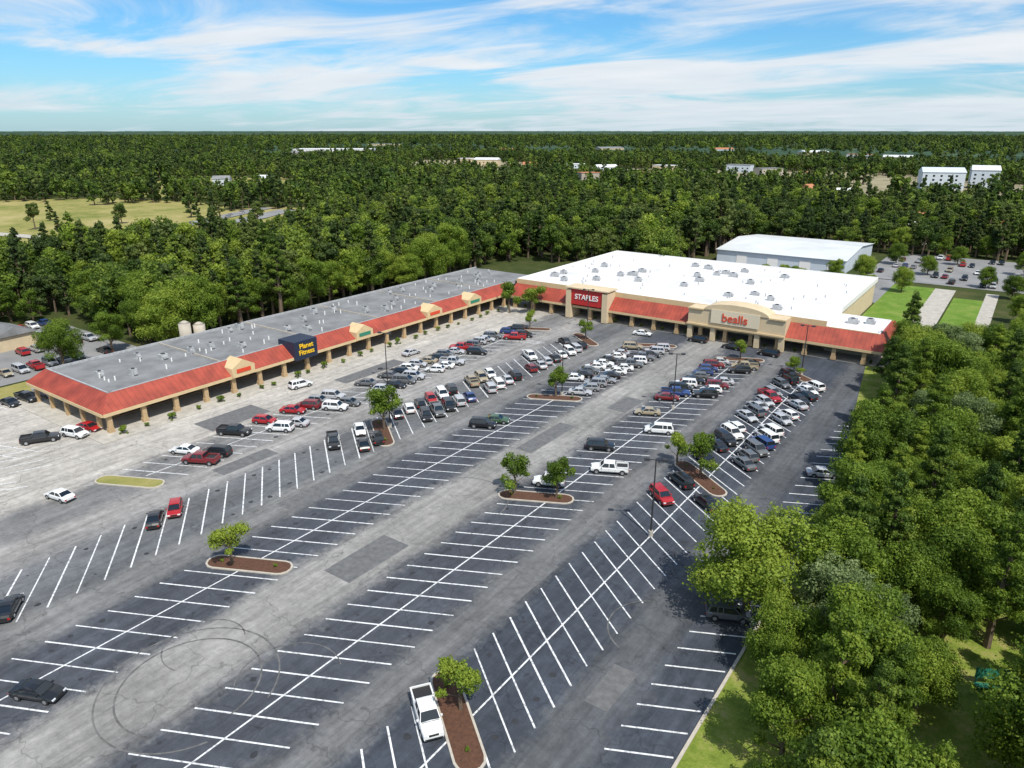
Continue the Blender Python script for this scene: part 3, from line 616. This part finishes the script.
def car(x,y,ang,kind=None,col=None):
    if any((x-a)**2+(y-c)**2<2.6**2 for a,c in placed): return
    placed.append((x,y))
    kind=kind or cr_.choices(['sedan','suv','hatch','pickup','van'],[36,30,14,13,7])[0]
    col=col or cr_.choices(list(PAL),[24,19,13,20,7,4,6,4,1,0,8])[0]
    o=bpy.data.objects.new(nmap[kind],cars[kind]); o.location=(x,y,.015); o.rotation_euler=(0,0,math.radians(ang+cr_.uniform(-2.2,2.2))); o.color=(*PAL[col],1); link(o)
def stall(row,side,y,kind=None,col=None,flip=None):
    nm,sp,hw,tn,ph,y0,y1=[r for r in rows if r[0]==row][0]
    k_=round((y-side*hw*.52*tn-ph)/SP-.5); yc=ph+(k_+.5)*SP+side*hw*.52*tn
    ang=math.degrees(math.atan(tn))+(180 if (flip if flip is not None else cr_.random()<.35)^(side>0) else 0)
    car(sp+side*hw*.52+cr_.uniform(-.35,.35),yc,ang,kind,col)
spec=[('0',-1,42,'sedan','black'),('0',-1,45.2,'hatch','red'),('0',1,21,'sedan','black'),('Bq',1,17,'sedan','black'),('C',-1,36.5,'pickup','white'),
('F',-1,57,'sedan','white'),('F',1,57,'pickup','dred'),('F',1,60,'suv','black'),('F',-1,64,'pickup','black'),('F',-1,67,'suv','black'),('F',1,70,'suv','white'),('F',1,73,'sedan','silver'),('F',-1,73,'hatch','red'),('F',-1,76.5,'sedan','red'),('F',-1,80,'suv','dred'),
('0',-1,72,'pickup','black'),('0',1,75,'sedan','black'),('0',1,78.5,'suv','black'),('0',-1,78,'sedan','white'),('0',-1,98,'hatch','red'),
('Bq',-1,93,'suv','black'),('A',-1,97,'suv','black'),('A',1,91,'pickup','white'),('A',-1,117,'sedan','tan'),('A',1,108,'van','white'),('A',-1,80.5,'suv','white'),
('C',-1,88,'suv','red'),('C',-1,92,'suv','black'),('C',1,89.5,'sedan','black'),('C',-1,101,'sedan','black'),('C',-1,114,'suv','white'),('C',1,118,'van','white'),('C',1,110,'suv','grey'),('C',-1,128,'suv','grey'),('C',-1,136,'pickup','red'),
('Bq',1,119,'sedan','silver'),('Bq',-1,124,'sedan','white'),('Bq',-1,97,'sedan','green')]
for s_ in spec: stall(*s_)
car(-18.4,108,26,'sedan','silver'); car(-18.5,66.5,26,'suv','grey')
car(-106,37,188,'sedan','white'); car(-130,44.5,60,'pickup','black'); car(-127.5,49,15,'suv','white'); car(-128.5,53-1.2,15,'sedan','red'); car(-116,88,80,'suv','white')
for i,(x,y) in enumerate([(-153.5,52),(-153.5,55.2),(-153.5,58.4),(-153.5,49)]): car(x,y,5,'pickup' if i<2 else 'sedan',['black','silver','grey','black'][i])
car(-44,166,178,'suv','black'); car(-53,166.5,176,'sedan','black'); car(-62,167.5,178,'suv','black'); car(-113,118,86,'sedan','silver'); car(-76,165,10,'sedan','white')
def fill(row,side,y0,y1,p):
    y=y0
    while y<y1:
        sx0=[r for r in rows if r[0]==row][0][1]
        if cr_.random()<p and not any(abs(sx0-ix)<4 and abs(y-iy-side*2.7*t)<2.6 for ix,iy,t in islands): stall(row,side,y)
        y+=SP
fill('F',-1,83,150,.85); fill('F',1,77,150,.62)
fill('0',-1,88,149,.5); fill('0',1,90,149,.8)
fill('Bq',-1,128,155,.85); fill('Bq',1,126,155,.85); fill('Bq',1,119,126,.5)
fill('A',-1,126,156,.85); fill('A',1,130,156,.85)
fill('C',-1,104,151,.8); fill('C',1,104,151,.7)
for y in (287,297,312,328,341):
    for x in np.arange(-42,20,3.0):
        if cr_.random()<.4: car(x,y,90+cr_.choice([0,180]))
for x in (-212,-200,-188,-174):
    for y in np.arange(47,82,3.0):
        if cr_.random()<.6 and not(-208<x<-192 and 60<y<73): car(x,y,cr_.choice([0,180]))
for i in range(30):
    t=cr_.random(); s_=cr_.choice([0,-24]); car(-300-102*t+s_+cr_.uniform(-4,4),110+200*t,117)
# ------------------------------------------------------------ camera
cd=bpy.data.cameras.new('camera'); cam=link(bpy.data.objects.new('camera',cd)); cam.location=(0,0,50)
cam.rotation_euler=(math.radians(90-19.53),0,math.radians(35.4)); cd.sensor_width=36; cd.lens=25.17; cd.clip_start=.5; cd.clip_end=60000; S.camera=cam
# ------------------------------------------------------------ light
el=math.radians(56); sd=Vector((.80,-.45,0)).normalized(); sv=Vector((sd.x*math.cos(el),sd.y*math.cos(el),math.sin(el)))
sl=bpy.data.lights.new('sun','SUN'); sl.energy=5.0; sl.angle=math.radians(.5); sl.color=(1,.95,.86)
so=link(bpy.data.objects.new('sun',sl)); so.rotation_euler=sv.to_track_quat('Z','Y').to_euler(); so.location=(50,-50,200)
wd=bpy.data.worlds.new('World'); S.world=wd; wd.use_nodes=True; nt=wd.node_tree; N=nt.nodes; Lk=nt.links
bg=N['Background']; sky=N.new('ShaderNodeTexSky'); sky.sky_type='NISHITA'; sky.sun_disc=False; sky.sun_elevation=el; sky.sun_rotation=math.atan2(sd.x,sd.y)
sky.air_density=1.0; sky.dust_density=.4; sky.ozone_density=1.5
bg.inputs['Strength'].default_value=.12
tc=N.new('ShaderNodeTexCoord'); sp_=N.new('ShaderNodeSeparateXYZ'); Lk.new(tc.outputs['Generated'],sp_.inputs[0])
def wm(op,a,b_=None,c=None):
    n=N.new('ShaderNodeMath');n.operation=op
    for i,v in enumerate((a,b_,c)):
        if v is None: continue
        if isinstance(v,(int,float)): n.inputs[i].default_value=v
        else: Lk.new(v,n.inputs[i])
    return n.outputs[0]
zc=wm('MAXIMUM',wm('ADD',sp_.outputs['Z'],.09),.02)
cx=wm('DIVIDE',sp_.outputs['X'],zc); cy=wm('DIVIDE',sp_.outputs['Y'],zc)
cmb=N.new('ShaderNodeCombineXYZ');Lk.new(cx,cmb.inputs[0]);Lk.new(cy,cmb.inputs[1])
mp=N.new('ShaderNodeMapping');mp.inputs['Rotation'].default_value=(0,0,math.radians(-50));mp.inputs['Scale'].default_value=(.50,.85,1);mp.inputs['Location'].default_value=(4.3,2.4,0);Lk.new(cmb.outputs[0],mp.inputs[0])
n1=N.new('ShaderNodeTexNoise');n1.inputs['Scale'].default_value=1.0;n1.inputs['Detail'].default_value=14;n1.inputs['Roughness'].default_value=.6;n1.inputs['Distortion'].default_value=.9;Lk.new(mp.outputs[0],n1.inputs['Vector'])
n2=N.new('ShaderNodeTexNoise');n2.inputs['Scale'].default_value=.42;n2.inputs['Detail'].default_value=3;Lk.new(cmb.outputs[0],n2.inputs['Vector'])
lat=wm('ADD',wm('MULTIPLY',cx,.815),wm('MULTIPLY',cy,.579))
cs=wm('ADD',wm('ADD',n1.outputs['Fac'],wm('MULTIPLY_ADD',n2.outputs['Fac'],.8,-.33)),wm('MULTIPLY',lat,.02))
mr=N.new('ShaderNodeMapRange');mr.interpolation_type='SMOOTHSTEP';Lk.new(cs,mr.inputs[0]);mr.inputs[1].default_value=.42;mr.inputs[2].default_value=.70;mr.inputs[3].default_value=0;mr.inputs[4].default_value=.95
# cloud body shading by a second noise
n4=N.new('ShaderNodeTexNoise');n4.inputs['Scale'].default_value=2.6;n4.inputs['Detail'].default_value=8;Lk.new(mp.outputs[0],n4.inputs['Vector'])
cr4=N.new('ShaderNodeMix');cr4.data_type='RGBA';Lk.new(n4.outputs['Fac'],cr4.inputs[0]);cr4.inputs[6].default_value=(5.6,6.2,6.9,1);cr4.inputs[7].default_value=(8.0,8.1,8.2,1)
tr_=N.new('ShaderNodeMapRange');Lk.new(sp_.outputs['Z'],tr_.inputs[0]);tr_.inputs[1].default_value=0;tr_.inputs[2].default_value=.3
tint=N.new('ShaderNodeMix');tint.data_type='RGBA';Lk.new(tr_.outputs[0],tint.inputs[0]);tint.inputs[6].default_value=(.54,.86,1.16,1);tint.inputs[7].default_value=(.30,.84,1.18,1)
mul=N.new('ShaderNodeMix');mul.data_type='RGBA';mul.blend_type='MULTIPLY';mul.inputs[0].default_value=1;Lk.new(sky.outputs[0],mul.inputs[6]);Lk.new(tint.outputs[2],mul.inputs[7])
hz=N.new('ShaderNodeMapRange');Lk.new(sp_.outputs['Z'],hz.inputs[0]);hz.inputs[1].default_value=0;hz.inputs[2].default_value=.07;hz.inputs[3].default_value=.4;hz.inputs[4].default_value=0
mx=N.new('ShaderNodeMix');mx.data_type='RGBA';Lk.new(mr.outputs[0],mx.inputs[0]);Lk.new(mul.outputs[2],mx.inputs[6]);Lk.new(cr4.outputs[2],mx.inputs[7])
mx2=N.new('ShaderNodeMix');mx2.data_type='RGBA';Lk.new(hz.outputs[0],mx2.inputs[0]);Lk.new(mx.outputs[2],mx2.inputs[6]);mx2.inputs[7].default_value=(3.9,5.3,6.3,1)
Lk.new(mx2.outputs[2],bg.inputs['Color'])
S.view_settings.view_transform='Standard'; S.view_settings.look='None'; S.view_settings.exposure=0
